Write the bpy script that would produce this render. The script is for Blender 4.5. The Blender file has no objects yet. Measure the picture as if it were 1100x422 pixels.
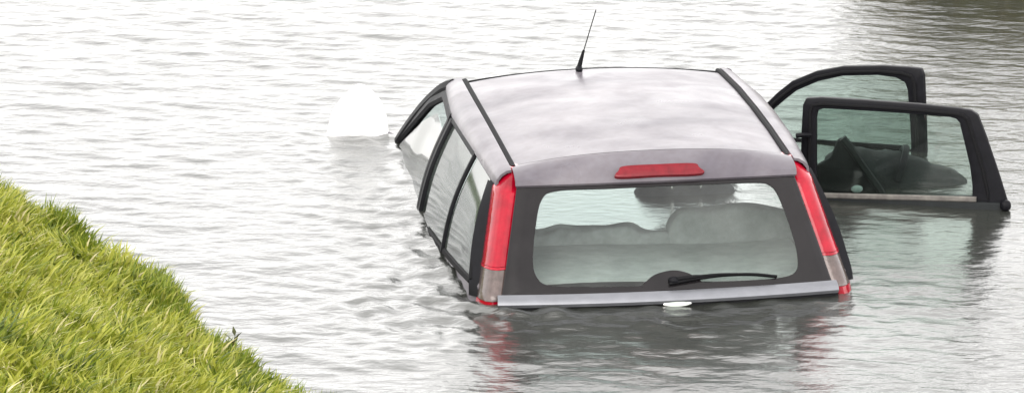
import bpy, bmesh, math, random
import numpy as np
from mathutils import Vector, Matrix, noise
random.seed(7); rng = np.random.default_rng(7)
C = bpy.context.scene.collection
S = bpy.context.scene
# ------------------------------------------------------------------ camera
CH, CPITCH, CFOC = 5.165, 14.696, 5.296          # height (m), degrees below the horizon, focal in 1000 px at 1100 px width
cam = bpy.data.cameras.new("camera"); co = bpy.data.objects.new("camera", cam); C.objects.link(co)
co.location = (0, 0, CH); co.rotation_euler = (math.radians(90 - CPITCH), 0, 0)
cam.sensor_width = 36; cam.lens = 36 * CFOC * 1000 / 1100
cam.clip_start = .5; cam.clip_end = 6000
S.camera = co
# ------------------------------------------------------------------ world + sun (bright overcast)
SUN_EL, SUN_AZ = 34, 200
HORIZON = 1.5      # thin bright overcast: paler and brighter low down
w = bpy.data.worlds.new("World"); S.world = w; w.use_nodes = True
nt = w.node_tree; bg = nt.nodes['Background']
sky = nt.nodes.new('ShaderNodeTexSky'); sky.sky_type = 'NISHITA'; sky.sun_disc = False
sky.sun_elevation = math.radians(SUN_EL); sky.sun_rotation = math.radians(SUN_AZ); sky.dust_density = 3
tc = nt.nodes.new('ShaderNodeTexCoord'); mp = nt.nodes.new('ShaderNodeMapping'); mp.inputs['Scale'].default_value = (1, 1, 3)
nz = nt.nodes.new('ShaderNodeTexNoise'); nz.inputs['Scale'].default_value = 2.2; nz.inputs['Detail'].default_value = 5
cr = nt.nodes.new('ShaderNodeValToRGB')
cr.color_ramp.elements[0].position = .3; cr.color_ramp.elements[0].color = (10.0, 10.0, 10.3, 1)
cr.color_ramp.elements[1].position = .7; cr.color_ramp.elements[1].color = (17.2, 16.8, 16.1, 1)
mx = nt.nodes.new('ShaderNodeMix'); mx.data_type = 'RGBA'; mx.inputs[0].default_value = .93
nt.links.new(tc.outputs['Generated'], mp.inputs[0]); nt.links.new(mp.outputs[0], nz.inputs['Vector'])
nt.links.new(nz.outputs['Fac'], cr.inputs[0]); nt.links.new(sky.outputs[0], mx.inputs[6]); nt.links.new(cr.outputs[0], mx.inputs[7])
sx = nt.nodes.new('ShaderNodeSeparateXYZ'); hz = nt.nodes.new('ShaderNodeMapRange'); hz.inputs[1].default_value = 0; hz.inputs[2].default_value = .9
hz.inputs[3].default_value = HORIZON; hz.inputs[4].default_value = .75
hs = nt.nodes.new('ShaderNodeVectorMath'); hs.operation = 'SCALE'
nt.links.new(tc.outputs['Generated'], sx.inputs[0]); nt.links.new(sx.outputs[2], hz.inputs[0]); nt.links.new(mx.outputs[2], hs.inputs[0]); nt.links.new(hz.outputs[0], hs.inputs['Scale'])
nt.links.new(hs.outputs[0], bg.inputs[0]); bg.inputs[1].default_value = .12
sl = bpy.data.lights.new("sun", 'SUN'); sl.energy = 1.5; sl.angle = math.radians(45); sl.color = (1, .96, .9)
so = bpy.data.objects.new("sun", sl); C.objects.link(so); so.location = (0, 0, 20)
so.rotation_euler = (math.radians(90 - SUN_EL), 0, math.radians(180 - SUN_AZ))
S.view_settings.view_transform = 'Standard'; S.view_settings.look = 'None'
S.view_settings.exposure = .62; S.view_settings.gamma = 1

# ------------------------------------------------------------------ materials
def lin(c): return tuple(x for x in c) + (1,)
def mat(name, col, rough=.5, metal=0, spec=.5, coat=0, var=0, scale=20, bump=0, bscale=200, ior=1.45):
    m = bpy.data.materials.new(name); m.use_nodes = True; n = m.node_tree.nodes; l = m.node_tree.links
    p = n['Principled BSDF']; p.inputs['Base Color'].default_value = lin(col); p.inputs['Roughness'].default_value = rough
    p.inputs['Metallic'].default_value = metal; p.inputs['Specular IOR Level'].default_value = spec
    p.inputs['Coat Weight'].default_value = coat; p.inputs['IOR'].default_value = ior
    t = n.new('ShaderNodeTexCoord')
    if var:
        z = n.new('ShaderNodeTexNoise'); z.inputs['Scale'].default_value = scale; z.inputs['Detail'].default_value = 6; z.inputs['Roughness'].default_value = .65
        r = n.new('ShaderNodeMapRange'); r.inputs[1].default_value = .3; r.inputs[2].default_value = .7
        r.inputs[3].default_value = 1 - var; r.inputs[4].default_value = 1 + var
        k = n.new('ShaderNodeVectorMath'); k.operation = 'SCALE'; k.inputs[0].default_value = col
        l.new(t.outputs['Object'], z.inputs['Vector']); l.new(z.outputs['Fac'], r.inputs[0]); l.new(r.outputs[0], k.inputs['Scale'])
        l.new(k.outputs[0], p.inputs['Base Color'])
        r2 = n.new('ShaderNodeMapRange'); r2.inputs[3].default_value = max(0, rough - .12); r2.inputs[4].default_value = min(1, rough + .12)
        l.new(z.outputs['Fac'], r2.inputs[0]); l.new(r2.outputs[0], p.inputs['Roughness'])
    if bump:
        z = n.new('ShaderNodeTexNoise'); z.inputs['Scale'].default_value = bscale; z.inputs['Detail'].default_value = 3
        b = n.new('ShaderNodeBump'); b.inputs['Strength'].default_value = bump; b.inputs['Distance'].default_value = .004
        l.new(t.outputs['Object'], z.inputs['Vector']); l.new(z.outputs['Fac'], b.inputs['Height']); l.new(b.outputs[0], p.inputs['Normal'])
    return m
def glass(name, tint, dust=.05, dustcol=(.4, .42, .4), refl=1.45, gr=.02):
    m = bpy.data.materials.new(name); m.use_nodes = True; n = m.node_tree.nodes; l = m.node_tree.links
    out = n['Material Output']; n.remove(n['Principled BSDF'])
    tr = n.new('ShaderNodeBsdfTransparent'); tr.inputs[0].default_value = lin(tint)
    gl = n.new('ShaderNodeBsdfGlossy'); gl.inputs['Roughness'].default_value = gr; gl.inputs[0].default_value = (1, 1, 1, 1)
    # Schlick reflectance, the same from either side of the pane
    ge = n.new('ShaderNodeNewGeometry'); dt = n.new('ShaderNodeVectorMath'); dt.operation = 'DOT_PRODUCT'; l.new(ge.outputs['Incoming'], dt.inputs[0]); l.new(ge.outputs['Normal'], dt.inputs[1])
    def mth(op, a, b=None, c=None):
        k = n.new('ShaderNodeMath'); k.operation = op
        for i_, v_ in enumerate((a, b, c)):
            if v_ is None: continue
            if hasattr(v_, 'node'): l.new(v_, k.inputs[i_])
            else: k.inputs[i_].default_value = v_
        return k.outputs[0]
    r0 = ((refl - 1) / (refl + 1)) ** 2
    fres = mth('MULTIPLY_ADD', mth('POWER', mth('SUBTRACT', 1, mth('ABSOLUTE', dt.outputs['Value'])), 5), 1 - r0, r0)
    df = n.new('ShaderNodeBsdfDiffuse'); df.inputs[0].default_value = lin(dustcol)
    t = n.new('ShaderNodeTexCoord'); z = n.new('ShaderNodeTexNoise'); z.inputs['Scale'].default_value = 6; z.inputs['Detail'].default_value = 6
    r = n.new('ShaderNodeMapRange'); r.inputs[1].default_value = .3; r.inputs[2].default_value = .75; r.inputs[3].default_value = dust * .4; r.inputs[4].default_value = dust * 1.6
    l.new(t.outputs['Object'], z.inputs['Vector']); l.new(z.outputs['Fac'], r.inputs[0])
    m1 = n.new('ShaderNodeMixShader'); m2 = n.new('ShaderNodeMixShader')
    l.new(r.outputs[0], m1.inputs[0]); l.new(tr.outputs[0], m1.inputs[1]); l.new(df.outputs[0], m1.inputs[2])
    l.new(fres, m2.inputs[0]); l.new(m1.outputs[0], m2.inputs[1]); l.new(gl.outputs[0], m2.inputs[2])
    l.new(m2.outputs[0], out.inputs[0])
    return m
M = dict(
    black=mat('black trim', (.006, .006, .008), .5, 0, .15, 0, .3, 30),
    rubber=mat('black rubber', (.007, .007, .008), .7, 0, .15),
    frit=mat('black glass border', (.012, .0105, .0115), .14, 0, .32, 0, .15, 12),
    inner=mat('dark door trim', (.012, .014, .015), .6, 0, .2, 0, .3, 25, .3),
    cloth=mat('dark seat cloth', (.035, .037, .042), .9, 0, .2, 0, .3, 40, .5, 400),
    shelf=mat('grey shelf felt', (.27, .29, .28), .85, 0, .2, 0, .2, 12, .4, 300),
    head=mat('pale headlining', (.3, .3, .29), .9, 0, .1, 0, .1, 10),
    red=mat('red lamp lens', (.29, .002, .014), .12, 0, .4, .2, .38, 9, .15, 60),
    darkred=mat('dark red lamp housing', (.12, .006, .012), .3, 0, .5, .3, .2, 20),
    clearlens=mat('smoky lamp lens', (.09, .065, .06), .18, .2, .6, .5, .3, 40, .3, 150),
    brakered=mat('deep red brake lens', (.15, .004, .010), .22, 0, .3, .2, .25, 30),
    strip=mat('bright satin strip', (.21, .215, .235), .38, .55, .5, 0, .10, 14),
    seatgrey=mat('grey seat cloth', (.225, .24, .235), .9, 0, .2, 0, .25, 16, .5, 300),
    belt=mat('grey felt belt strip', (.14, .13, .12), .7, 0, .2, 0, .4, 25),
    chrome=mat('worn chrome', (.6, .6, .58), .22, .9, .5, 0, .1, 30),
    white=mat('mirror shell in blown-out white', (.86, .86, .87), .4, .0, .5, .3, .04, 12),  # silver shell, its overexposed glare put into the colour as white
    mirror=mat('mirror glass', (.9, .9, .9), .05, 1),
    bag=mat('dark wet fabric', (.010, .012, .013), .6, 0, .25, 0, .35, 12, .6, 90),
    bagpale=mat('pale tag', (.35, .4, .4), .4),
)
def paint():
    m = mat('mottled silver paint', (.20, .186, .20), .3, .08, .25, .05); n = m.node_tree.nodes; l = m.node_tree.links; p = n['Principled BSDF']
    t = n.new('ShaderNodeTexCoord')
    def nz_(sc, det, dist=0, st=(1, 1, 1)):
        mp_ = n.new('ShaderNodeMapping'); mp_.inputs['Scale'].default_value = st; z = n.new('ShaderNodeTexNoise'); z.inputs['Scale'].default_value = sc; z.inputs['Detail'].default_value = det; z.inputs['Distortion'].default_value = dist
        l.new(t.outputs['Object'], mp_.inputs[0]); l.new(mp_.outputs[0], z.inputs['Vector']); return z.outputs['Fac']
    def ramp(src, a, b, ca, cb):
        c = n.new('ShaderNodeValToRGB'); c.color_ramp.elements[0].position = a; c.color_ramp.elements[1].position = b; c.color_ramp.elements[0].color = lin(ca); c.color_ramp.elements[1].color = lin(cb)
        l.new(src, c.inputs[0]); return c.outputs[0]
    big = ramp(nz_(1.9, 5, .5, (1, 1.7, 1)), .34, .66, (.095, .085, .102), (.205, .192, .209))     # broad mottling, darker and lighter at random
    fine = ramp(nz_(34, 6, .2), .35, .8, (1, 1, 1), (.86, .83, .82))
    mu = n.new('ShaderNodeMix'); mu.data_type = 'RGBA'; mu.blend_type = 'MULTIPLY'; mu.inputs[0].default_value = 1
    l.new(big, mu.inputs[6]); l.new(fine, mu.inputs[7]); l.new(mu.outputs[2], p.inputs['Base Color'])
    rr = n.new('ShaderNodeMapRange'); rr.inputs[1].default_value = .3; rr.inputs[2].default_value = .7; rr.inputs[3].default_value = .26; rr.inputs[4].default_value = .42
    l.new(nz_(5, 6, .5), rr.inputs[0]); l.new(rr.outputs[0], p.inputs['Roughness']); return m
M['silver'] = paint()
M['gclear'] = glass('side glass', (.20, .24, .225), .22, (.17, .195, .18), refl=1.38, gr=.07)
M['gdoor'] = glass('green tinted door glass', (.69, .755, .725), .01, refl=1.32)
M['grear'] = glass('rear glass', (.87, .93, .91), .07, (.34, .36, .35))
M['gfront'] = glass('windscreen glass', (.9, .95, .94), .03)

# ------------------------------------------------------------------ mesh helpers
def link(name, verts, faces, m, parent=None, smooth=True, cat=None, label=None, kind=None, group=None):
    me = bpy.data.meshes.new(name); me.from_pydata([tuple(v) for v in verts], [], faces); me.update()
    if smooth: me.shade_smooth()
    me.materials.append(m); o = bpy.data.objects.new(name, me); C.objects.link(o)
    if parent: o.parent = parent
    if cat: o['category'] = cat
    if label: o['label'] = label
    if kind: o['kind'] = kind
    if group: o['group'] = group
    bm = bmesh.new(); bm.from_mesh(me); bmesh.ops.recalc_face_normals(bm, faces=bm.faces); bm.to_mesh(me); bm.free()
    if smooth: me.set_sharp_from_angle(angle=math.radians(38))
    return o
def shell(P, th):
    """grid of points (nu x nv x 3) -> closed shell of thickness th (inward = -normal)"""
    P = np.asarray(P, float); nu, nv = P.shape[:2]
    du = np.gradient(P, axis=0); dv = np.gradient(P, axis=1); N = np.cross(du, dv); L = np.linalg.norm(N, axis=2, keepdims=True); N = N / np.maximum(L, 1e-9)
    Q = P - N * th
    V = list(P.reshape(-1, 3)) + list(Q.reshape(-1, 3)); n = nu * nv; F = []
    I = lambda i, j: i * nv + j
    for i in range(nu - 1):
        for j in range(nv - 1):
            a, b, c, d = I(i, j), I(i + 1, j), I(i + 1, j + 1), I(i, j + 1)
            F.append((a, b, c, d)); F.append((a + n, d + n, c + n, b + n))
    edge = [(I(i, 0), I(i + 1, 0)) for i in range(nu - 1)] + [(I(nu - 1, j), I(nu - 1, j + 1)) for j in range(nv - 1)]
    edge += [(I(i + 1, nv - 1), I(i, nv - 1)) for i in range(nu - 1)] + [(I(0, j + 1), I(0, j)) for j in range(nv - 1)]
    for a, b in edge: F.append((a, a + n, b + n, b))
    return V, F
def sweep(pts, nrm, wd, hi, lo=.004, closed=False):
    """bar along pts lying on a surface with normals nrm: width wd (number or list), standing hi proud and lo deep, bevelled"""
    pts = [Vector(p) for p in pts]; n = len(pts); V = []; F = []
    for i, p in enumerate(pts):
        a = pts[(i - 1) % n] if (closed or i > 0) else p; b = pts[(i + 1) % n] if (closed or i < n - 1) else p
        T = (b - a).normalized(); N = Vector(nrm[i]).normalized(); N = (N - T * N.dot(T)).normalized(); Sd = T.cross(N)
        h = (wd[i] if hasattr(wd, '__len__') else wd) / 2; bv = min(h * .45, hi * .8)
        for s, t in ((-h, -lo), (-h, hi - bv), (-h + bv, hi), (h - bv, hi), (h, hi - bv), (h, -lo)): V.append(p + Sd * s + N * t)
    k = 6
    for i in range(n if closed else n - 1):
        j = (i + 1) % n
        for q in range(k):
            r = (q + 1) % k; F.append((i * k + q, i * k + r, j * k + r, j * k + q))
    if not closed: F.append(tuple(range(k))); F.append(tuple((n - 1) * k + q for q in range(k))[::-1])
    return V, F
def smooth_line(pts, n=24, closed=False):
    pts = [Vector(p) for p in pts]; out = []; m = len(pts)
    segs = m if closed else m - 1; per = max(2, n // segs)
    for i in range(segs):
        g = lambda k: pts[k % m] if closed else pts[min(max(k, 0), m - 1)]
        p0, p1, p2, p3 = g(i - 1), g(i), g(i + 1), g(i + 2)
        for j in range(per):
            t = j / per
            out.append(.5 * ((2 * p1) + (p2 - p0) * t + (2 * p0 - 5 * p1 + 4 * p2 - p3) * t * t + (3 * p1 - p0 - 3 * p2 + p3) * t ** 3))
    if not closed: out.append(pts[-1])
    return out
def ring_plate(outer, inner, th, n):
    """plate between an outer and inner loop (same count) thickened along vector n"""
    k = len(outer); n = Vector(n); V = [Vector(p) for p in outer] + [Vector(p) for p in inner]
    V += [v - n * th for v in V]; F = []
    for i in range(k):
        j = (i + 1) % k
        F += [(i, j, k + j, k + i), (2 * k + i, 3 * k + i, 3 * k + j, 2 * k + j), (i, 2 * k + i, 2 * k + j, j), (k + i, k + j, 3 * k + j, 3 * k + i)]
    return V, F
def slab(poly, th, n):
    k = len(poly); n = Vector(n); V = [Vector(p) for p in poly]; V += [v - n * th for v in V]
    F = [tuple(range(k)), tuple(range(2 * k - 1, k - 1, -1))] + [(i, k + i, k + (i + 1) % k, (i + 1) % k) for i in range(k)]
    return V, F
def bevel(o, wd=.004, seg=2):
    bm = bmesh.new(); bm.from_mesh(o.data)
    e = [e for e in bm.edges if len(e.link_faces) == 2 and e.calc_face_angle() > .6]
    bmesh.ops.bevel(bm, geom=e, offset=wd, segments=seg, affect='EDGES', profile=.5, clamp_overlap=True)
    bm.to_mesh(o.data); bm.free(); o.data.shade_smooth(); o.data.set_sharp_from_angle(angle=math.radians(35))
def tube(pts, r, k=8):
    pts = [Vector(p) for p in pts]; V = []; F = []
    for i, p in enumerate(pts):
        T = (pts[min(i + 1, len(pts) - 1)] - pts[max(i - 1, 0)]).normalized(); A = T.orthogonal().normalized(); B = T.cross(A)
        rr = r[i] if hasattr(r, '__len__') else r
        for q in range(k): V.append(p + (A * math.cos(q * 2 * math.pi / k) + B * math.sin(q * 2 * math.pi / k)) * rr)
    for i in range(len(pts) - 1):
        for q in range(k): F.append((i * k + q, i * k + (q + 1) % k, (i + 1) * k + (q + 1) % k, (i + 1) * k + q))
    F.append(tuple(range(k))[::-1]); F.append(tuple((len(pts) - 1) * k + q for q in range(k)))
    return V, F
def pillow(cx, cy, cz, sx, sy, sz, e=3.0, tilt=0, n=20, lump=0, seed=0):
    """super-ellipsoid cushion"""
    V = []; F = []; f = lambda c: math.copysign(abs(c) ** (2 / e), c)
    for i in range(n + 1):
        a = -math.pi / 2 + math.pi * i / n
        for j in range(2 * n):
            b = math.pi * j / n
            v = Vector((sx / 2 * f(math.cos(a)) * f(math.cos(b)), sy / 2 * f(math.cos(a)) * f(math.sin(b)), sz / 2 * f(math.sin(a))))
            if lump: v *= 1 + lump * noise.noise(v * 9 + Vector((seed, 0, 0)))
            v.rotate(Matrix.Rotation(tilt, 3, 'X')); V.append(v + Vector((cx, cy, cz)))
    for i in range(n):
        for j in range(2 * n):
            k = (j + 1) % (2 * n); F.append((i * 2 * n + j, i * 2 * n + k, (i + 1) * 2 * n + k, (i + 1) * 2 * n + j))
    return V, F
def itp(x, xs, ys):
    # smooth (monotone-ish) interpolation
    return float(np.interp(x, xs, ys))

# ------------------------------------------------------------------ pond water
def water_h(X, Y):
    H = np.zeros_like(X); r = np.random.default_rng(3)
    fade = np.exp(-((np.maximum(0, np.abs(X - .3) - 4.5)) / 1.5) ** 2 - ((np.maximum(0, np.abs(Y - 20.5) - 6)) / 1.5) ** 2)
    for i in range(90):
        lam = .07 * (9.0) ** (r.random() ** 2.3); k = 2 * math.pi / lam
        th = math.radians(90 + r.normal(0, 20)) + (math.radians(-12))
        ph = r.random() * 6.28; A = .0036 * lam * (1 if lam > .15 else 1.0) * (.45 if lam > .3 else 1)
        # patchy groups
        gx, gy, gp = r.normal(0, 1.6), r.normal(0, 1.2), r.random() * 6.28
        env = .55 + .45 * np.sin(gx * X + gy * Y + gp)
        H += A * env * np.sin(k * (X * math.cos(th) + Y * math.sin(th)) + ph + .6 * np.sin(1.7 * X + 2.3 * Y + gp))
    # churned water round the car's left flank and tail
    T = np.zeros_like(X)
    for i in range(46):
        lam = .07 + .16 * r.random(); k = 2 * math.pi / lam; th = r.random() * 6.28; ph = r.random() * 6.28
        T += .0062 * lam * np.sin(k * (X * math.cos(th) + Y * math.sin(th)) + ph + 1.1 * np.sin(9 * X + 7 * Y + ph) )
    # distance to the left flank line (car side) and to the tail line
    def segd(ax, ay, bx, by):
        t = np.clip(((X - ax) * (bx - ax) + (Y - ay) * (by - ay)) / ((bx - ax) ** 2 + (by - ay) ** 2), 0, 1)
        return np.hypot(X - ax - t * (bx - ax), Y - ay - t * (by - ay))
    dl = segd(-.14, 18.1, -.5, 20.5); dt = segd(-.1, 17.9, 1.2, 18.05)
    m = np.exp(-(dl / .5) ** 2) * .85 + np.exp(-(dt / .7) ** 2) * .8
    H = H * (1 - .45 * np.clip(np.exp(-(dl / .8) ** 2), 0, 1)) + T * np.clip(m, 0, 1.4)
    # calmer lee on the right behind the open doors
    dr = segd(1.4, 19.0, 1.9, 18.8); H = H * (1 - .7 * np.exp(-(dr / .8) ** 2))
    di = segd(.45, 18.7, .1, 20.4); H = H * (1 - .93 * np.exp(-(di / .62) ** 6)); dq = segd(.1, 17.5, 1.15, 17.65); H = H * (1 - .6 * np.exp(-(dq / .5) ** 2))
    H += .014 * np.exp(-(dl / .11) ** 2) * (.5 + .5 * np.sin(9 * Y + 2 * np.sin(4 * Y)))
    return H * fade
def build_water():
    st = .019
    xs = np.arange(-4.2, 4.8, st); ys = np.arange(14.5, 26.5, st)
    out = np.cumsum(.06 * 1.28 ** np.arange(24)); 
    xs = np.concatenate([(xs[0] - out)[::-1], xs, xs[-1] + out]); ys = np.concatenate([(ys[0] - out[:18])[::-1], ys, ys[-1] + out])
    X, Y = np.meshgrid(xs, ys, indexing='ij'); Z = water_h(X, Y)
    nx, ny = X.shape; co_ = np.stack([X, Y, Z], -1).reshape(-1, 3).astype(np.float32)
    I = np.arange(nx * ny).reshape(nx, ny); q = np.stack([I[:-1, :-1], I[1:, :-1], I[1:, 1:], I[:-1, 1:]], -1).reshape(-1, 4).astype(np.int32)
    me = bpy.data.meshes.new('pond_water'); me.vertices.add(len(co_)); me.vertices.foreach_set('co', co_.ravel())
    me.loops.add(q.size); me.loops.foreach_set('vertex_index', q.ravel()); me.polygons.add(len(q))
    me.polygons.foreach_set('loop_start', np.arange(0, q.size, 4, dtype=np.int32)); me.update(); me.shade_smooth()
    ax, ay, bx, by = .45, 18.7, .1, 20.4; tt = np.clip(((X - ax) * (bx - ax) + (Y - ay) * (by - ay)) / ((bx - ax) ** 2 + (by - ay) ** 2), 0, 1)
    seg = lambda ax, ay, bx, by: (lambda t: np.hypot(X - ax - t * (bx - ax), Y - ay - t * (by - ay)))(np.clip(((X - ax) * (bx - ax) + (Y - ay) * (by - ay)) / ((bx - ax) ** 2 + (by - ay) ** 2), 0, 1))
    rip = (1 - .5 * np.exp(-(seg(.05, 17.5, 1.15, 17.7) / .5) ** 4)) * (1 - .45 * np.exp(-(seg(1.4, 19.2, 1.95, 19.0) / .5) ** 4))
    rip = rip - .5 * np.exp(-(np.hypot(X - ax - tt * (bx - ax), Y - ay - tt * (by - ay)) / .62) ** 6)
    me.attributes.new('ripple', 'FLOAT', 'POINT').data.foreach_set('value', rip.ravel().astype(np.float32))      # still water inside the cabin
    m = bpy.data.materials.new('silty pond water'); m.use_nodes = True; n = m.node_tree.nodes; l = m.node_tree.links
    p = n['Principled BSDF']; p.inputs['Base Color'].default_value = (.032, .034, .030, 1); p.inputs['Roughness'].default_value = .15; p.inputs['IOR'].default_value = 2.0
    t = n.new('ShaderNodeTexCoord'); mpn = n.new('ShaderNodeMapping'); mpn.inputs['Scale'].default_value = (.8, 1.5, 1)
    z = n.new('ShaderNodeTexNoise'); z.inputs['Scale'].default_value = 17; z.inputs['Detail'].default_value = 5
    b = n.new('ShaderNodeBump'); at = n.new('ShaderNodeAttribute'); at.attribute_name = 'ripple'; l.new(at.outputs['Fac'], b.inputs['Strength']); b.inputs['Distance'].default_value = .0065
    l.new(t.outputs['Object'], mpn.inputs[0]); l.new(mpn.outputs[0], z.inputs['Vector']); l.new(z.outputs['Fac'], b.inputs['Height']); l.new(b.outputs[0], p.inputs['Normal'])
    me.materials.append(m); o = bpy.data.objects.new('pond_water', me); C.objects.link(o); o['kind'] = 'structure'
    return o
build_water()

# ------------------------------------------------------------------ ground + banks
soil = mat('wet soil', (.07, .055, .03), .9, 0, .2, 0, .4, 3, .5, 30)
turf = mat('turf soil under grass', (.07, .095, .02), .95, 0, .1, 0, .5, 9, .6, 40)
g = 3000
link('ground', [(-g, -g, -1.6), (g, -g, -1.6), (g, g, -1.6), (-g, g, -1.6)], [(0, 1, 2, 3)], soil, kind='structure')
E0 = np.array([-2.22, 20.02]); E1 = np.array([-.82, 16.92]); ed = (E1 - E0) / np.linalg.norm(E1 - E0); en = np.array([ed[1], -ed[0]])  # en points left of the edge (landward)
if en[0] > 0: en = -en
def bank_pt(s, d):
    """s along the near bank's water edge, d landward distance"""
    wob = .05 * math.sin(s * 2.1 + 1) + .03 * math.sin(s * 5.3) + .3 * max(0, -s - .5) * .0
    x, y = E0 + ed * s + en * (d + wob)
    h = .52 * d if d < 1.8 else .936 + (d - 1.8) * .12
    if d > 0: h += .025 * noise.noise(Vector((x * 2.5, y * 2.5, 0))) + .012 * noise.noise(Vector((x * 9, y * 9, 3)))
    return x, y, h
ds = [-3.2, -1, -.4, -.15, 0] + list(np.linspace(.1, 3, 30)) + [4, 6, 10, 25]
ss = [-30, -12, -6] + list(np.linspace(-4, 8, 96)) + [10, 14, 24]
G = np.array([[bank_pt(s, d) for d in ds] for s in ss]); V, F = shell(G, .02)
link('near_bank', G.reshape(-1, 3), [(i * len(ds) + j, (i + 1) * len(ds) + j, (i + 1) * len(ds) + j + 1, i * len(ds) + j + 1) for i in range(len(ss) - 1) for j in range(len(ds) - 1)], turf, kind='structure')
# far bank, just beyond the top right of the view; its mirror image darkens the water there
F0 = np.array([2.12, 24.5]); F1 = np.array([3.7, 22.85]); fd = (F1 - F0) / np.linalg.norm(F1 - F0); fn = np.array([-fd[1], fd[0]])
if fn[0] < 0: fn = -fn
def far_pt(s, d):
    wob = .12 * math.sin(s * 1.7) + .06 * math.sin(s * 4.1 + 1)
    x, y = F0 + (fd * s if s > 0 else np.array([-.05, 1.0]) * -s) + fn * (d + wob); h = .5 * d if d < .6 else .3 + (d - .6) * .06
    return x, y, h + (.02 * noise.noise(Vector((x * 3, y * 3, 0))) if d > 0 else 0)
fds = [-2.5, -.8, -.2, 0, .15, .3, .5, .7, .85, 1, 1.3, 2, 4, 10, 40]; fss = [-60, -20, -8] + list(np.linspace(-5, 5, 40)) + [8, 20, 40]
link('far_bank', [far_pt(s, d) for s in fss for d in fds], [(i * len(fds) + j, (i + 1) * len(fds) + j, (i + 1) * len(fds) + j + 1, i * len(fds) + j + 1) for i in range(len(fss) - 1) for j in range(len(fds) - 1)], turf, kind='structure')

def grass(name, P, hmean, wmean, lean, m, seed, kinds):
    """P: list of root points. Every blade 3 quads-ish, tapered and bent. kinds = colour ids -> vertex attribute"""
    r = np.random.default_rng(seed); n = len(P); P = np.asarray(P)
    hh = hmean * (.45 + 1.0 * r.random(n)) ; ww = wmean * (.6 + .8 * r.random(n)); a = r.random(n) * 6.283
    clump = np.array([noise.noise(Vector((p[0] * 7, p[1] * 7, 5))) + .5 * noise.noise(Vector((p[0] * 2, p[1] * 2, 9))) for p in P]); hh *= np.clip(1 + .9 * clump, .3, 2.2)
    cl2 = np.array([noise.noise(Vector((p[0] * 3.2, p[1] * 3.2, 15))) for p in P])
    la = lean[0] + 4.0 * cl2 + r.normal(0, 1.0, n); lm = lean[1] * (.35 + 1.0 * r.random(n))
    D = np.stack([np.cos(la), np.sin(la)], 1); W = np.stack([-np.sin(a), np.cos(a)], 1)
    rows = []
    for t, wf in ((0, .8), (.35, 1.0), (.7, .7), (1, .0)):
        c = np.zeros((n, 3)); c[:, :2] = P[:, :2] + D * (hh * lm * t ** 1.6)[:, None]; c[:, 2] = P[:, 2] - .005 + hh * t * np.sqrt(np.maximum(.1, 1 - (lm * t * .62) ** 2))
        dw = W * (ww * wf / 2)[:, None]; o = np.zeros((n, 3)); o[:, :2] = dw
        rows.append((c, o))
    V = np.stack([rows[0][0] - rows[0][1], rows[0][0] + rows[0][1], rows[1][0] - rows[1][1], rows[1][0] + rows[1][1], rows[2][0] - rows[2][1], rows[2][0] + rows[2][1], rows[3][0]], 1).reshape(-1, 3)
    b = (np.arange(n) * 7)[:, None]
    tri = np.concatenate([b + np.array([[0, 1, 3]]), b + np.array([[0, 3, 2]]), b + np.array([[2, 3, 5]]), b + np.array([[2, 5, 4]]), b + np.array([[4, 5, 6]])], 1).reshape(-1, 3).astype(np.int32)
    me = bpy.data.meshes.new(name); me.vertices.add(len(V)); me.vertices.foreach_set('co', V.astype(np.float32).ravel())
    me.loops.add(tri.size); me.loops.foreach_set('vertex_index', tri.ravel()); me.polygons.add(len(tri))
    me.polygons.foreach_set('loop_start', np.arange(0, tri.size, 3, dtype=np.int32)); me.update()
    tint = np.clip(.5 + .55 * np.array([(noise.noise(Vector((p[0] * 3, p[1] * 5, 25))) + .6 * noise.noise(Vector((p[0] * 11, p[1] * 11, 35)))) for p in P]) + r.normal(0, .2, n), 0, 1)
    straw = r.random(n) < kinds; tint = np.where(straw, 1.6 + .4 * r.random(n), tint) / 2
    at = me.attributes.new('tint', 'FLOAT', 'POINT'); at.data.foreach_set('value', np.repeat(tint, 7).astype(np.float32))
    me.materials.append(m); o = bpy.data.objects.new(name, me); C.objects.link(o); return o
def grass_mat(name, stops, trans=.35):
    m = bpy.data.materials.new(name); m.use_nodes = True; n = m.node_tree.nodes; l = m.node_tree.links; p = n['Principled BSDF']; out = n['Material Output']
    a = n.new('ShaderNodeAttribute'); a.attribute_name = 'tint'; c = n.new('ShaderNodeValToRGB'); e = c.color_ramp.elements
    e[0].position, e[0].color = stops[0][0], lin(stops[0][1]); e[1].position, e[1].color = stops[-1][0], lin(stops[-1][1])
    for s, k in stops[1:-1]: x = e.new(s); x.color = lin(k)
    l.new(a.outputs['Fac'], c.inputs[0]); l.new(c.outputs[0], p.inputs['Base Color']); p.inputs['Roughness'].default_value = .5; p.inputs['Specular IOR Level'].default_value = .35
    t = n.new('ShaderNodeBsdfTranslucent'); l.new(c.outputs[0], t.inputs[0]); x = n.new('ShaderNodeMixShader'); x.inputs[0].default_value = trans
    l.new(p.outputs[0], x.inputs[1]); l.new(t.outputs[0], x.inputs[2]); l.new(x.outputs[0], out.inputs[0]); return m
gm = grass_mat('lush bank grass', [(0, (.06, .095, .006)), (.14, (.18, .225, .018)), (.34, (.38, .39, .055)), (.52, (.50, .49, .13)), (.85, (.62, .56, .27)), (1, (.68, .60, .36))])
roots = []
for i in range(170000):
    s = rng.uniform(-1.8, 6.6); d = rng.uniform(-.02, 3.2)
    if d > 2.2 and rng.random() < .4: continue
    roots.append((s, d))
P = [bank_pt(s, d) for s, d in roots]
o = grass('bank_grass', P, .062, .010, (math.radians(-35), .95), gm, 5, .04)
o['kind'] = 'stuff'; o['label'] = 'bright yellow-green grass covering the sloping bank at the lower left'; o['category'] = 'grass'
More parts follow.
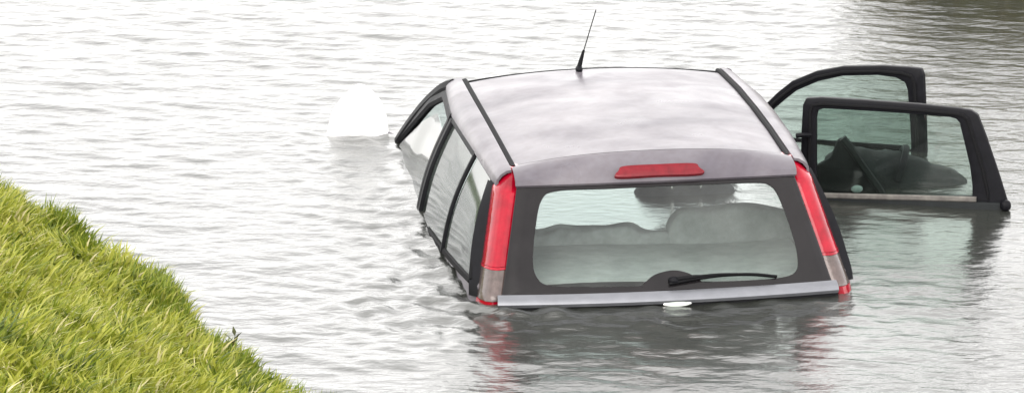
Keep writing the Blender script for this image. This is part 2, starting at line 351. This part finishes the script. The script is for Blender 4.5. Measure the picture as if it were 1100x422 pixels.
# longer, darker fringe at the water's edge
P = [bank_pt(rng.uniform(-2.5, 5.2), abs(rng.normal(0, .09))) for i in range(9000)]
gm2 = grass_mat('edge grass', [(0, (.05, .09, .01)), (.3, (.16, .22, .02)), (.5, (.32, .36, .06)), (1, (.4, .36, .14))])
o = grass('edge_grass', P, .072, .0058, (math.radians(-20), .45), gm2, 8, .03)
o['kind'] = 'stuff'; o['label'] = 'darker longer grass fringing the water along the foot of the bank'; o['category'] = 'grass'
P = [far_pt(rng.uniform(-2.5, 5), rng.uniform(-.1, .35)) for i in range(14000)]
gm4 = grass_mat('reed leaves', [(0, (.035, .04, .003)), (.3, (.085, .08, .006)), (.5, (.13, .11, .010)), (1, (.2, .15, .07))], .2)
o = grass('reed_bed', P, .42, .024, (math.radians(60), .3), gm4, 21, .12)
o['kind'] = 'stuff'; o['label'] = 'olive-brown reeds on the far bank, mirrored in the top right corner of the water'; o['category'] = 'reeds'
P = [far_pt(rng.uniform(-3, 6), rng.uniform(-.03, 1.3)) for i in range(26000)]
gm3 = grass_mat('far bank grass', [(0, (.03, .04, .006)), (.3, (.06, .065, .008)), (.5, (.10, .09, .015)), (1, (.2, .16, .07))])
o = grass('far_bank_grass', P, .16, .012, (math.radians(-120), .5), gm3, 11, .1)
o['kind'] = 'stuff'; o['label'] = 'olive grass on the far bank beyond the top right of the pond'; o['category'] = 'grass'

# pale dead stalks and the dark weed that can be told apart
def stalk(s, d, ln, dx, dz, m, label, r=.0035, leaf=False, group=None):
    x, y, z = bank_pt(s, d); b = Vector((0, 0, 0)); tip = Vector((dx, -.02, dz)) * ln
    pts = smooth_line([b, tip * .5 + Vector((0, 0, ln * .06)), tip], 8)
    V, F = tube(pts, [r * (1 - .7 * i / (len(pts) - 1)) for i in range(len(pts))], 6)
    o = link('dead_stalk' if not leaf else 'dark_weed', V, F, m, cat='plant', label=label); o.location = (x, y, z)
    if leaf:
        for k in range(7):
            q = tip * (.45 + .09 * k); a = k * 2.4; D = Vector((math.cos(a), math.sin(a), .9)).normalized()
            W = D.cross(Vector((0, 0, 1))).normalized() * .008
            lp = [q, q + D * .02 + W, q + D * .045, q + D * .02 - W]
            V, F = slab(lp, .0015, D.cross(W).normalized()); lf = link('leaf', V, F, m, o)
    return o
strawm = mat('straw', (.5, .47, .27), .8, 0, .2, 0, .15, 40); weedm = mat('dark weed', (.05, .055, .02), .7, 0, .3, 0, .3, 40)

# ------------------------------------------------------------------ THE CAR
car = bpy.data.objects.new('hatchback_car', None); C.objects.link(car)
def rot(y, p, r): return Matrix.Rotation(y, 4, 'Z') @ Matrix.Rotation(p, 4, 'X') @ Matrix.Rotation(r, 4, 'Y')
car.matrix_world = Matrix.Translation((.619, 18.018, -.906)) @ rot(*map(math.radians, (7.805, -2.35, -.48)))
car['label'] = 'silver hatchback sunk to its windows in the pond with both right doors open'; car['category'] = 'car'

ys_ = [.20, .44, .85, 1.2, 1.55, 1.94, 2.1]
def xd(y): return itp(y, ys_, [.535, .531, .535, .536, .535, .528, .52])
def zd(y): return itp(y, ys_, [1.345, 1.372, 1.398, 1.414, 1.424, 1.425, 1.415])
def zc(y): return itp(y, ys_, [1.375, 1.425, 1.455, 1.468, 1.470, 1.452, 1.436])
def xr(y): return itp(y, [.2, .46, .85, 1.2, 1.55, 1.99, 2.4, 2.75, 3.1], [.585, .605, .622, .630, .632, .598, .668, .728, .75])
def zr(y): return itp(y, [.2, .46, .85, 1.2, 1.55, 1.99, 2.2, 2.45, 2.71, 3.1], [1.27, 1.318, 1.348, 1.362, 1.366, 1.372, 1.30, 1.17, 1.03, .97])
def xb(y): return itp(y, [.1, .25, .46, .85, 1.5, 2.2, 2.7, 3.1], [.715, .735, .75, .767, .785, .772, .735, .70])
def zb(y): return itp(y, [.1, .5, .85, 1.5, 2.7, 3.1], [.985, .975, .965, .95, .94, .93])
def side(s, y, t, off=0):
    bx, bz, rx, rz = xb(y), zb(y), xr(y), zr(y)
    x = bx + (rx - bx) * t + .022 * math.sin(math.pi * max(0, min(1, t))); z = bz + (rz - bz) * t
    n = Vector((rz - bz, 0, bx - rx)); n = n.normalized() if n.length > 1e-4 else Vector((1, 0, 0))
    n = (n + Vector((0, 0, -.10 * math.cos(math.pi * t)))).normalized() if 0 <= t <= 1 else n
    return Vector((s * (x + n.x * off), y, z + n.z * off)), Vector((s * n.x, 0, n.z))
def hw(z): return .645 - (z - .943) * .264
def ye(z): return .083 + (z - .943) * .703 if z > .943 else .083 - (.943 - z) * .12
def tail(x, z, off=0):
    k = min(max((z - .94) / .38, 0), 1)
    b = .05 * (1 - (x / .65) ** 2) * (1 - .5 * k)
    n = Vector((x * .2, -1, .70 if z > .943 else .12)).normalized()
    return Vector((x, ye(z) - b, z)) + n * off, n

# roof skin with a soft transverse swell
def roofP(u, v):   # u -1..1 across, v 0..1 rear->front
    y0 = .474 - .061 * (1 - u * u); y1 = 1.945 + .055 * (1 - u * u); y = y0 + (y1 - y0) * v
    yy = .474 + (1.945 - .474) * v
    z = zd(yy) + (zc(yy) - zd(yy)) * (1 - abs(u) ** 2.3)
    if v > .965: z -= .012 * ((v - .965) / .035) ** 2
    return (u * (xd(yy) - .004), y, z)
us = np.linspace(-1, 1, 41); vs = np.linspace(0, 1, 61)
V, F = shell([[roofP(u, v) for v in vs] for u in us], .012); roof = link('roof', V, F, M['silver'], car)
V, F = shell([[Vector(roofP(u * .97, .03 + .95 * v)) - Vector((0, 0, .03)) for v in np.linspace(0, 1, 20)] for u in np.linspace(-1, 1, 16)], .006); link('headlining', V, F, M['head'], car)
for s in (-1, 1):
    # black ditch moulding
    yy = np.linspace(.452, 1.965, 40)
    pts = [(s * (xd(y) + .009), y, zd(y) + .001) for y in yy]
    V, F = sweep(pts, [(s * .25, 0, 1)] * 40, .024, .007, .012); link('roof_strip', V, F, M['rubber'], car)
    # cant rail / upper body side, from the lamp to the screen pillar
    rows = []
    for y in np.linspace(.40, 1.985, 46):
        a = Vector((s * (xd(y) + .020), y, zd(y) - .002)); c, n = side(s, y, 1.0, .006); c = Vector((c.x, c.y, c.z))
        m_ = (a + c) / 2 + Vector((s * .010, 0, .013)); m2 = (m_ + c) / 2 + Vector((s * .006, 0, .003))
        rows.append([a, (a + m_) / 2 + Vector((0, 0, .004)), m_, m2, c, c - Vector((s * .012, 0, .012))])
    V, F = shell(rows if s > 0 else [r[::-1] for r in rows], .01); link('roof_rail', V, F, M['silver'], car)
    # screen pillar
    ps = smooth_line([(s * .580, 1.985, 1.402), (s * .605, 2.10, 1.368), (s * .645, 2.32, 1.27), (s * .69, 2.52, 1.15), (s * .73, 2.72, 1.02), (s * .745, 2.8, .95)], 20)
    V, F = sweep(ps, [(s, 0, .35)] * len(ps), .05, .02, .025); link('screen_pillar', V, F, M['silver'] if s > 0 else M['black'], car)
    # lower flank below the belt: rear quarter full height, and the wing in front
    for (ya, yb_) in (((.12, .86), (2.62, 3.55))):
        rows = []
        for y in np.linspace(ya, yb_, 16):
            bx = xb(min(y, 3.1)) - max(0, y - 3.1) * .12; bz = zb(y) - max(0, y - 2.7) * .03
            if y < .30: bx -= (.30 - y) ** 2 * 1.0
            rows.append([(s * (bx - .012), y, bz + .004), (s * bx, y, bz - .012), (s * (bx + .02), y, bz - .10), (s * (bx + .03), y, .7), (s * (bx + .02), y, .5)])
        V, F = shell(rows if s < 0 else [r[::-1] for r in rows], .01); link('rear_quarter_panel' if ya < 1 else 'front_wing', V, F, M['silver'], car)
    # rear corner post between quarter glass and lamp
    rows = []
    for z in np.linspace(.93, 1.315, 18):
        y0 = ye(z) + .10; y1 = ye(z) + (.145 if s < 0 else .115)
        t = (z - .97) / .37; x0 = hw(z) + .062; x1 = side(s, max(y1, .25), max(0, min(1, t)))[0].x * s
        rows.append([(s * x0, y0, z), (s * ((x0 + x1) / 2 + .004), (y0 + y1) / 2, z), (s * (x1 + .003), y1, z)])
    V, F = shell(rows if s > 0 else [r[::-1] for r in rows], .012); link('corner_post', V, F, M['black'], car)
    # quarter light behind the rear door (fixed)
    rows = []
    def qrear(t): return .245 + .245 * t
    for t in np.linspace(0, 1, 12):
        rows.append([side(s, qrear(t) + (.83 - qrear(t)) * k, t, .002)[0] for k in np.linspace(0, 1, 10)])
    V, F = shell(rows, .004); qg = link('quarter_window', V, F, M['gclear'], car)
    lp = [side(s, y, 1.0, .004) for y in np.linspace(.83, .52, 8)] + [side(s, qrear(t), t, .004) for t in np.linspace(.96, 0.02, 12)] + [side(s, y, 0, .004) for y in np.linspace(.26, .83, 8)]
    V, F = sweep([p for p, n in lp], [n for p, n in lp], .026, .006, .006); link('window_seal', V, F, M['rubber'], qg)
# middle pillar, right side (both right doors stand open)
pp = [side(1, 1.50, t, -.01) for t in np.linspace(-.3, 1, 8)]
V, F = sweep([p for p, n in pp], [n for p, n in pp], .085, .01, .03); link('middle_pillar', V, F, M['black'], car)
pp = [side(1, .845 + .02 * t, t, -.01) for t in np.linspace(-.3, 1, 8)]
V, F = sweep([p for p, n in pp], [n for p, n in pp], .05, .01, .03); link('rear_pillar', V, F, M['black'], car)
V, F = sweep([side(1, y, .985, -.012)[0] for y in np.linspace(.86, 1.98, 20)], [(1, 0, .3)] * 20, .035, .012, .02); link('door_opening_seal', V, F, M['rubber'], car)

# --- left doors (closed)
s = -1
def frame_line(fn, ts, w_, hi, m, parent, name='window_frame', lo=.006):
    L = [side(s, *fn(t), .004) for t in ts]; V, F = sweep([p for p, n in L], [n for p, n in L], w_, hi, lo); return link(name, V, F, m, parent)
def lower_door(ya, yb_, name):
    rows = [[side(s, y, 0, 0)[0] + Vector((.012, 0, .004)), side(s, y, 0, .004)[0] - Vector((0, 0, .01)), side(s, y, 0, 0)[0] + Vector((-.018, 0, -.10)), side(s, y, 0, 0)[0] + Vector((-.024, 0, -.25)), side(s, y, 0, 0)[0] + Vector((-.015, 0, -.42))] for y in np.linspace(ya, yb_, 14)]
    V, F = shell(rows, .012); return link(name, V, F, M['silver'], car)
rd = lower_door(.872, 1.515, 'rear_door'); fdoor = lower_door(1.53, 2.60, 'front_door')
# rear door window
V, F = shell([[side(s, y, t, .001)[0] for y in np.linspace(.90, 1.48, 12)] for t in np.linspace(0, .985, 12)], .004); link('window_glass', V, F, M['gclear'], rd)
frame_line(lambda t: (.872 - .02 * (1 - t), t), np.linspace(-.02, .97, 12), .030, .009, M['black'], rd)
frame_line(lambda y: (y, .975), np.linspace(.86, 1.50, 14), .034, .010, M['black'], rd)
frame_line(lambda t: (1.495 + .0 * t, t), np.linspace(-.05, .97, 12), .055, .011, M['black'], rd)
frame_line(lambda y: (y, .0), np.linspace(.86, 1.50, 14), .022, .009, M['rubber'], rd, 'belt_seal')
# front door window: glass wound part way down
def archtop(y):  # t of upper edge of opening stays 1, glass edge lower
    return .72
rows = []
for k in np.linspace(0, 1, 12):
    rows.append([side(s, y, k * (.80 if y < 2.0 else max(.25, .80 - (y - 2.0) * .25)), .001)[0] for y in np.linspace(1.54, 2.60, 20)])
V, F = shell(rows, .004); link('window_glass', V, F, M['gclear'], fdoor)
frame_line(lambda t: (1.545, t), np.linspace(-.05, .97, 12), .05, .011, M['black'], fdoor)
frame_line(lambda y: (y, .97), list(np.linspace(1.53, 2.70, 40)), .050, .014, M['black'], fdoor)
frame_line(lambda y: (y, .0), np.linspace(1.53, 2.6, 14), .022, .009, M['rubber'], fdoor, 'belt_seal')
V, F = tube(smooth_line([side(s, 1.62, -.12, .01)[0], side(s, 1.65, -.10, .045)[0], side(s, 1.80, -.10, .045)[0], side(s, 1.83, -.12, .01)[0]], 12), .011); link('door_handle', V, F, M['silver'], fdoor)
# mirror on the front left door
def mirror():
    out = smooth_line([(-1.022, 0, .985), (-1.025, 0, 1.055), (-1.0, 0, 1.125), (-.945, 0, 1.185), (-.868, 0, 1.236), (-.80, 0, 1.185), (-.768, 0, 1.115), (-.762, 0, 1.04), (-.775, 0, .985)], 40, True)
    c = Vector((-.89, 0, 1.08)); V = []; F = []; k = len(out)
    for (yo, sc) in ((-.020, .25), (-.018, .6), (-.012, .88), (0, .99), (.07, .93), (.105, .78), (.13, .5), (.14, .2)):
        for p in out: q = c + (p - c) * sc; V.append(Vector((q.x, 2.86 + yo + (q.z - 1.08) * .45, q.z)))
    for i in range(7):
        for j in range(k): F.append((i * k + j, i * k + (j + 1) % k, (i + 1) * k + (j + 1) % k, (i + 1) * k + j))
    F.append(tuple(range(k))[::-1]); F.append(tuple(7 * k + j for j in range(k)))
    o = link('wing_mirror', V, F, M['white'], car, label='rounded silver wing mirror, painted blown-out white, just above the water')
    V, F = tube([(-.78, 2.88, 1.03), (-.74, 2.80, 1.02), (-.715, 2.72, 1.01)], .013); link('mirror_arm', V, F, M['silver'], o)
mirror()

# --- tailgate
# upper silver spoiler panel
rows = []
for u in np.linspace(-1, 1, 41):
    c = 1 - u * u; r0 = Vector((u * .545, .466 - .061 * c, 1.371 + .054 * (1 - abs(u) ** 2.3)))
    lipz = 1.330 + .006 * c; l1 = tail(u * .547, lipz, .020)[0]
    l2 = tail(u * .547, 1.3215, .016)[0]; l3 = tail(u * .54, 1.3165, -.008)[0]
    mid = (r0 + l1) / 2 + Vector((0, -.002, .008)); q = (mid + l1) / 2 + Vector((0, -.002, .004))
    r0 = r0 + Vector((0, -.004, -.004)); rows.append([r0 - Vector((0, -.012, .014)), r0, (r0 + mid) / 2 + Vector((0, 0, .004)), mid, q, l1, l2, l3])
V, F = shell(rows, .008); tg = link('tailgate', V, F, M['silver'], car)
sm = [Vector((u * .540, .466 - .061 * (1 - u * u) + .004, 1.3715 + .054 * (1 - abs(u) ** 2.3))) for u in np.linspace(-1, 1, 41)]
V, F = sweep(sm, [(0, -.2, 1)] * 41, .009, .0025, .01); link('tailgate_seam', V, F, M['rubber'], tg)
# high brake lamp set in the lip
bl = []
def bpt(x, z, off): p, n = tail(x, z, off); return p
oc = smooth_line([(-.156, 0, 1.327), (-.148, 0, 1.350), (-.125, 0, 1.364), (0, 0, 1.366), (.140, 0, 1.364), (.163, 0, 1.350), (.172, 0, 1.327), (0, 0, 1.327)], 40, True)
V, F = slab([tail(p.x, p.z, .046)[0] for p in oc], .05, tail(0, 1.34)[1]); b_ = link('high_brake_light', V, F, M['brakered'], tg); bevel(b_, .003)
# border glass (painted) and clear pane
NB = 96
def rloop(pts, n): return smooth_line([(p[0], 0, p[1]) for p in pts], n, True)
inner = rloop([(-.394, 1.300), (-.452, 1.270), (-.485, 1.18), (-.508, 1.07), (-.500, 1.012), (-.455, .983), (-.30, .975), (-.12, .973), (-.093, .983), (-.05, 1.008), (.02, 1.020), (.08, 1.008), (.12, .984), (.15, .975), (.32, .973), (.455, .977), (.505, 1.000), (.514, 1.06), (.498, 1.15), (.468, 1.25), (.44, 1.287), (.388, 1.299), (.2, 1.302), (0, 1.303), (-.2, 1.302)], 200)
NB = len(inner); cc = Vector((0, 0, 1.13))
outer = []
for p in inner:   # shoot from centre to the outer trapezoid
    d = p - cc; lo, hi = 1.0, 3.0
    for _ in range(30):
        m_ = (lo + hi) / 2; q = cc + d * m_
        if abs(q.x) < hw(q.z) - .004 and .951 < q.z < 1.3175: lo = m_
        else: hi = m_
    outer.append(cc + d * lo)
# snap nearest samples onto the four corners
for cx_, cz_ in ((-1, .951), (1, .951), (-1, 1.3175), (1, 1.3175)):
    t = Vector((cx_ * (hw(cz_) - .004), 0, cz_)); i = min(range(NB), key=lambda k: (outer[k] - t).length); outer[i] = t
mid = [(a + b) / 2 for a, b in zip(outer, inner)]
V = []; F = []
rings = [[tail(p.x, p.z, .004)[0] for p in outer], [tail(p.x, p.z, .009)[0] for p in [(o_ * .93 + i_ * .07) for o_, i_ in zip(outer, inner)]], [tail(p.x, p.z, .010)[0] for p in mid], [tail(p.x, p.z, .010)[0] for p in inner], [tail(p.x, p.z, .001)[0] for p in inner]]
for R_ in rings: V += R_
for i in range(4):
    for j in range(NB): F.append((i * NB + j, i * NB + (j + 1) % NB, (i + 1) * NB + (j + 1) % NB, (i + 1) * NB + j))
link('window_border', V, F, M['frit'], tg)
rows = []
gl_rings = [[tail((cc + (p - cc) * k).x, (cc + (p - cc) * k).z, .006)[0] for p in inner] for k in (1.01, .8, .6, .4, .2, .03)]
V = [p for R_ in gl_rings for p in R_]; F = []
for i in range(5):
    for j in range(NB): F.append((i * NB + j, i * NB + (j + 1) % NB, (i + 1) * NB + (j + 1) % NB, (i + 1) * NB + j))
F.append(tuple(5 * NB + j for j in range(NB)))
link('rear_window', V, F, M['grear'], tg)
# silver strip under the glass and the skin that goes down into the water
rows = [[tail(x, z, o_)[0] for z, o_ in ((.949, -.004), (.948, .006), (.943, .016), (.933, .026), (.925, .029), (.920, .025), (.918, .0))] for x in np.linspace(-.655, .655, 50)]
V, F = shell(rows, .008); link('tailgate_strip', V, F, M['strip'], tg)
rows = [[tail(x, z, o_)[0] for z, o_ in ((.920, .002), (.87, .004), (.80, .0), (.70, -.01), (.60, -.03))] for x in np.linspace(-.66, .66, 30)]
V, F = shell(rows, .01); link('lower_tailgate', V, F, M['black'], tg)  # silver skin coloured black for the dark reflection and shade below the strip
# oval badge breaking the surface
ov = [Vector((.024 + .056 * math.cos(a), 0, .910 + .012 * math.sin(a))) for a in np.linspace(0, 2 * math.pi, 32, endpoint=False)]
V, F = slab([tail(p.x, p.z, .030)[0] for p in ov], .025, tail(0, .9)[1]); bd = link('oval_badge', V, F, M['chrome'], tg); bevel(bd, .004)
V, F = slab([tail((.024 + (p.x - .024) * .84), .910 + (p.z - .910) * .74, .0325)[0] for p in ov], .004, tail(0, .9)[1]); link('badge_plate', V, F, mat('pale badge enamel', (.5, .55, .5), .3, .3), bd)
# wiper
pts = smooth_line([tail(.03, .985, .028)[0], tail(.12, .990, .030)[0], tail(.20, .992, .030)[0], tail(.27, .990, .028)[0]], 12)
V, F = tube(pts, [.008] * 4 + [.005] * (len(pts) - 4), 8); wp = link('wiper', V, F, M['rubber'], tg)
pts = smooth_line([tail(.0, .972, .018)[0], tail(.12, .985, .022)[0], tail(.22, .991, .022)[0], tail(.33, .988, .02)[0], tail(.42, .977, .016)[0]], 20)
V, F = sweep(pts, [tail(0, 1)[1]] * len(pts), .009, .008, .006); link('wiper_blade', V, F, M['rubber'], wp)
V, F = pillow(*tail(.02, .985, .016)[0], .045, .04, .028, 2.2, 0, 10); link('wiper_cap', V, F, M['black'], wp)

# --- tail lamps
def lamp(s):
    def sec(z, off=0):
        top = max(0, min(1, (z - 1.30) / .075)); k = 1 - .55 * top ** 1.5; y = ye(z) + .045 * top
        h = hw(z) + .003
        pts = [(h - .03, y + .014), (h - .002, y - .002 - off), (h + .028 * k, y - .006 - off), (h + .050 * k, y + .010 - off * .6), (h + .066 * k + off * .5, y + .045), (h + .072 * k + off, y + .09), (h + .066 * k + off, y + .122), (h + .03 * k, y + .122)]
        return [(s * x, yy, z) for x, yy in pts]
    def block(z0, z1, off, m, name, parent, n=10, rib=0):
        rows = [sec(z, off + rib * (i % 4 == 0)) for i, z in enumerate(np.linspace(z0, z1, n))]; V = [p for r in rows for p in r]; k = 8; F = []
        for i in range(n - 1):
            for j in range(k): F.append((i * k + j, i * k + (j + 1) % k, (i + 1) * k + (j + 1) % k, (i + 1) * k + j))
        F += [tuple(range(k)), tuple((n - 1) * k + j for j in range(k))[::-1]]
        return link(name, V, F, m, parent)
    tl = block(.84, 1.372, -.006, M['darkred'], 'tail_light', car, 24)
    block(1.052, 1.378, .0015, M['red'], 'red_lens', tl, 30)
    block(1.042, 1.0505, .004, M['red'], 'red_divider', tl, 3)
    block(.936, 1.0405, .001, M['clearlens'], 'smoky_lens', tl)
    block(.86, .934, .003, M['red'], 'lower_red_lens', tl)
for s_ in (-1, 1): lamp(s_)

# --- open right doors
def open_door(name, hx, hy, th, outer, inner_, sill, glass_m, labels):
    t = math.radians(th); d = Vector((math.sin(t), -math.cos(t), 0)); n = Vector((-math.cos(t), -math.sin(t), 0))   # n faces back towards the cabin side
    P = lambda sz, off=0: Vector((hx, hy, 0)) + d * sz[0] + Vector((0, 0, sz[1])) + n * off
    panel = link(name, *slab([P(p, .0) for p in sill], .075, n), M['inner'], car, label=labels); bevel(panel, .008)
    outskin = link('door_skin', *slab([P((p[0] * .995, p[1] - .006), -.076) for p in sill], .012, n), M['silver'], panel)
    k = len(outer)
    fr = link('window_frame', *ring_plate([P(p, -.012) for p in outer], [P(p, -.012) for p in inner_], .034, n), M['black'], panel, smooth=False); bevel(fr, .005)
    link('window_glass', *slab([P(p, -.027) for p in inner_], .004, n), glass_m, panel, smooth=False)
    # rubber seal round the opening, standing proud of the frame
    sl_ = [P((a[0] * .45 + b[0] * .55, a[1] * .45 + b[1] * .55), -.012) for a, b in zip(outer, inner_)]
    link('door_seal', *sweep(sl_, [n] * k, .012, .009, .004, True), M['rubber'], panel)
    link('belt_strip', *sweep([P((x, z), -.004) for x, z in labels_belt[name]], [n] * len(labels_belt[name]), .022, .008, .006), M['belt'] if name == 'open_rear_door' else M['rubber'], panel)
    return P, n, panel
labels_belt = {'open_rear_door': [(.10, .981), (.3, .982), (.5, .984), (.74, .985)], 'open_front_door': [(.1, 1.0), (.72, 1.0)]}
def res(pts, n):
    """resample closed 2-D polyline evenly, keeping it angular but slightly rounded"""
    L = [Vector((a[0], a[1], 0)) for a in pts]; return [(p.x, p.y) for p in smooth_line(L, n, True)]
# loops are listed with matching indices
ro = [(.010, .93), (.012, 1.1), (.016, 1.25), (.022, 1.355), (.035, 1.383), (.10, 1.388), (.30, 1.381), (.50, 1.372), (.66, 1.360), (.715, 1.352), (.742, 1.335), (.775, 1.25), (.83, 1.09), (.866, .975), (.87, .93), (.5, .93)]
ri = [(.080, .985), (.078, 1.1), (.078, 1.2), (.078, 1.30), (.084, 1.335), (.11, 1.343), (.30, 1.338), (.50, 1.330), (.63, 1.322), (.655, 1.315), (.668, 1.30), (.688, 1.22), (.712, 1.12), (.722, 1.04), (.722, .995), (.4, .988)]
P2, n2, dr = open_door('open_rear_door', .78, 1.50, 70, ro, ri, [(.005, .45), (.005, .975), (.86, .975), (.875, .90), (.86, .45)], M['gdoor'], 'rear door hanging wide open with black window frame')
# latch at the outer edge of the rear door
V, F = pillow(*P2((.86, .965), .0), .045, .045, .045, 2.6, 0, 8); link('door_latch', V, F, M['black'], dr)
fo = [(-.05, .95), (-.045, 1.02), (.03, 1.10), (.07, 1.150), (.125, 1.205), (.19, 1.258), (.30, 1.308), (.42, 1.336), (.60, 1.350), (.72, 1.350), (.770, 1.347), (.782, 1.32), (.790, 1.15), (.795, .99), (.795, .95), (.4, .95)]
fi = [(.00, .99), (.01, 1.02), (.06, 1.08), (.095, 1.12), (.145, 1.165), (.205, 1.215), (.31, 1.265), (.42, 1.295), (.58, 1.308), (.66, 1.302), (.700, 1.283), (.712, 1.25), (.722, 1.12), (.728, 1.02), (.728, .99), (.4, .99)]
P3, n3, df_ = open_door('open_front_door', .78, 2.58, 60, fo, fi, [(-.03, .45), (-.03, .965), (.80, .965), (.81, .45)], M['gdoor'], 'front door hanging open behind the rear one, its frame arched')
# check strap between pillar and rear door
V, F = tube([(.77, 1.47, 1.235), (.80, 1.46, 1.24), (.83, 1.475, 1.235)], .010); link('door_hinge', V, F, M['black'], dr)

# --- windscreen, bonnet, antenna
rows = []
for v in np.linspace(0, 1, 14):
    r = []
    for u in np.linspace(-1, 1, 24):
        c = 1 - u * u; top = Vector((u * .575, 1.965 + .055 * c, 1.405 + .028 * c)); bot = Vector((u * .72, 2.72 + .22 * c, .97 + .01 * c))
        p = top.lerp(bot, v) + Vector((0, .02, .03)) * math.sin(math.pi * v); r.append(p)
    rows.append(r)
V, F = shell(rows, .005); link('windscreen', V, F, M['gfront'], car)
rows = [[(u * (.70 - .09 * v * v), 2.80 + .18 * (1 - u * u) + v * .80, .93 - .16 * v ** 1.5 - .04 * u * u) for u in np.linspace(-1, 1, 20)] for v in np.linspace(0, 1, 14)]
V, F = shell(rows, .012); link('bonnet', V, F, M['silver'], car)
V, F = sweep([(u * .57, 1.962 + .055 * (1 - u * u), 1.408 + .03 * (1 - u * u)) for u in np.linspace(-1, 1, 24)], [(0, .5, 1)] * 24, .022, .006, .008); link('screen_seal', V, F, M['rubber'], car)
V, F = pillow(-.063, 1.90, 1.465, .030, .05, .03, 2.2, 0, 8); an = link('aerial', V, F, M['black'], car)
V, F = tube([(-.063, 1.90, 1.47), (-.056, 1.90, 1.497), (-.042, 1.90, 1.545)], [.011, .009, .005]); link('aerial_base', V, F, M['rubber'], an)
V, F = tube([(-.043, 1.90, 1.54), (-.015, 1.90, 1.63), (.011, 1.90, 1.712)], .0022, 6); link('aerial_rod', V, F, M['rubber'], an)

# --- cabin
def seat(x, y, top, name='front_seat'):
    o = link(name, *pillow(x, y, top - .42, .50, .16, .90, 3.6, math.radians(-12), 16), M['cloth'], car)
    link('headrest', *pillow(x, y - .02, top + .13, .27, .10, .19, 3.0, math.radians(-8), 12), M['cloth'], o)
    for k in (-.06, .06): link('headrest_post', *tube([(x + k, y + .01, top - .04), (x + k, y, top + .10)], .007, 6), M['chrome'], o)
seat(-.34, 1.98, .80); seat(.34, 1.62, 1.04)
link('rear_seat', *pillow(-.24, .80, .82, .74, .10, .455, 5, math.radians(5), 44, .14, 4), M['seatgrey'], car, label='left part of the rear seat back, folded lower')
link('rear_seat', *pillow(.37, .80, .855, .54, .10, .51, 5, math.radians(5), 40, .06, 5), M['seatgrey'], car, label='right part of the rear seat back, standing higher')
V, F = shell([[(u * .60, .20 + .56 * v, .955 + .012 * v - .01 * math.sin(3 * u)) for v in np.linspace(0, 1, 8)] for u in np.linspace(-1, 1, 14)], -.014); link('parcel_shelf', V, F, M['shelf'], car)
V, F = shell([[(u * .68, 2.35 + .5 * v + .02 * u * u, .93 + .10 * math.sin(math.pi * min(1, v * 1.3)) * .6) for v in np.linspace(0, 1, 10)] for u in np.linspace(-1, 1, 14)], -.03); link('dashboard', V, F, M['inner'], car)

# ------------------------------------------------------------------ dark things floating by the open doors
def floating_bag():
    """soft holdall lying in the water between the two doors"""
    V = []; F = []; n = 34; k = 20; L = .60
    for i in range(n + 1):
        t = i / n; x = -.30 + L * t; R_ = .158 * (math.sin(math.pi * min(1, max(0, .04 + .92 * t))) ** .42) * (1 - .38 * t)
        for j in range(k):
            a = 2 * math.pi * j / k; p = Vector((x, math.cos(a) * R_ * 1.0, math.sin(a) * R_ * .95))
            f = 1 + .16 * noise.noise(p * 9) + .07 * noise.noise(p * 26) + .03 * math.sin(26 * x + 3 * math.cos(a)); V.append(Vector((x, p.y * f, p.z * f)))
    for i in range(n):
        for j in range(k): F.append((i * k + j, i * k + (j + 1) % k, (i + 1) * k + (j + 1) % k, (i + 1) * k + j))
    F += [tuple(range(k))[::-1], tuple(n * k + j for j in range(k))]
    o = link('floating_bag', V, F, M['bag'], cat='bag', label='bulging dark grey soft bag floating between the two open car doors')
    o.location = (1.60, 19.96, .0); o.rotation_euler = (0, math.radians(6), math.radians(-4))
    link('strap', *sweep([Vector((.0 + .03 * math.sin(a), .150 * math.cos(a), .146 * math.sin(a))) for a in np.linspace(.2, 2.9, 16)], [(0, math.cos(a), math.sin(a)) for a in np.linspace(.2, 2.9, 16)], .03, .006, .02), M['black'], o)
floating_bag()
def flap():
    # a stiff, peaked piece of black cabin trim leaning against the door opening
    A = [(0, 0, -.08), (.235, 0, -.08), (.20, 0, .02), (.13, 0, .115), (.075, 0, .20), (.048, 0, .232), (.03, 0, .215), (.005, 0, .15), (-.05, 0, .12), (-.09, 0, .115), (-.10, 0, -.08)]
    V, F = slab([Vector((x, .10 * z, z)) for x, y, z in A], .045, (0, -1, .1)); o = link('peaked_cover', V, F, M['rubber'], cat='cover', label='black pointed seat cover sticking up from the water inside the open rear door'); bevel(o, .012, 3)
    o.location = (1.32, 19.74, 0); o.rotation_euler = (0, 0, math.radians(6))
    link('folded_edge', *sweep([Vector((x, -.005 + .10 * z, z)) for x, y, z in [(.048, 0, .232), (.075, 0, .20), (.13, 0, .115), (.20, 0, .02), (.235, 0, -.05)]], [(0, -1, .1)] * 5, .03, .018, .005), M['bag'], o)
    link('pale_tag', *pillow(.105, -.02, .022, .05, .02, .032, 2.2, 0, 8), M['bagpale'], o)
flap()

stalk(1.75, .62, .20, .18, .95, strawm, 'tall pale dead stalk leaning in the middle of the grass bank', .005)
stalk(1.35, .95, .16, -.35, .85, strawm, 'short pale stalk nearer the upper left of the grass bank', .005)
stalk(3.02, .03, .11, .25, .95, weedm, 'small dark leafy weed standing at the water edge near the bottom', .003, True)
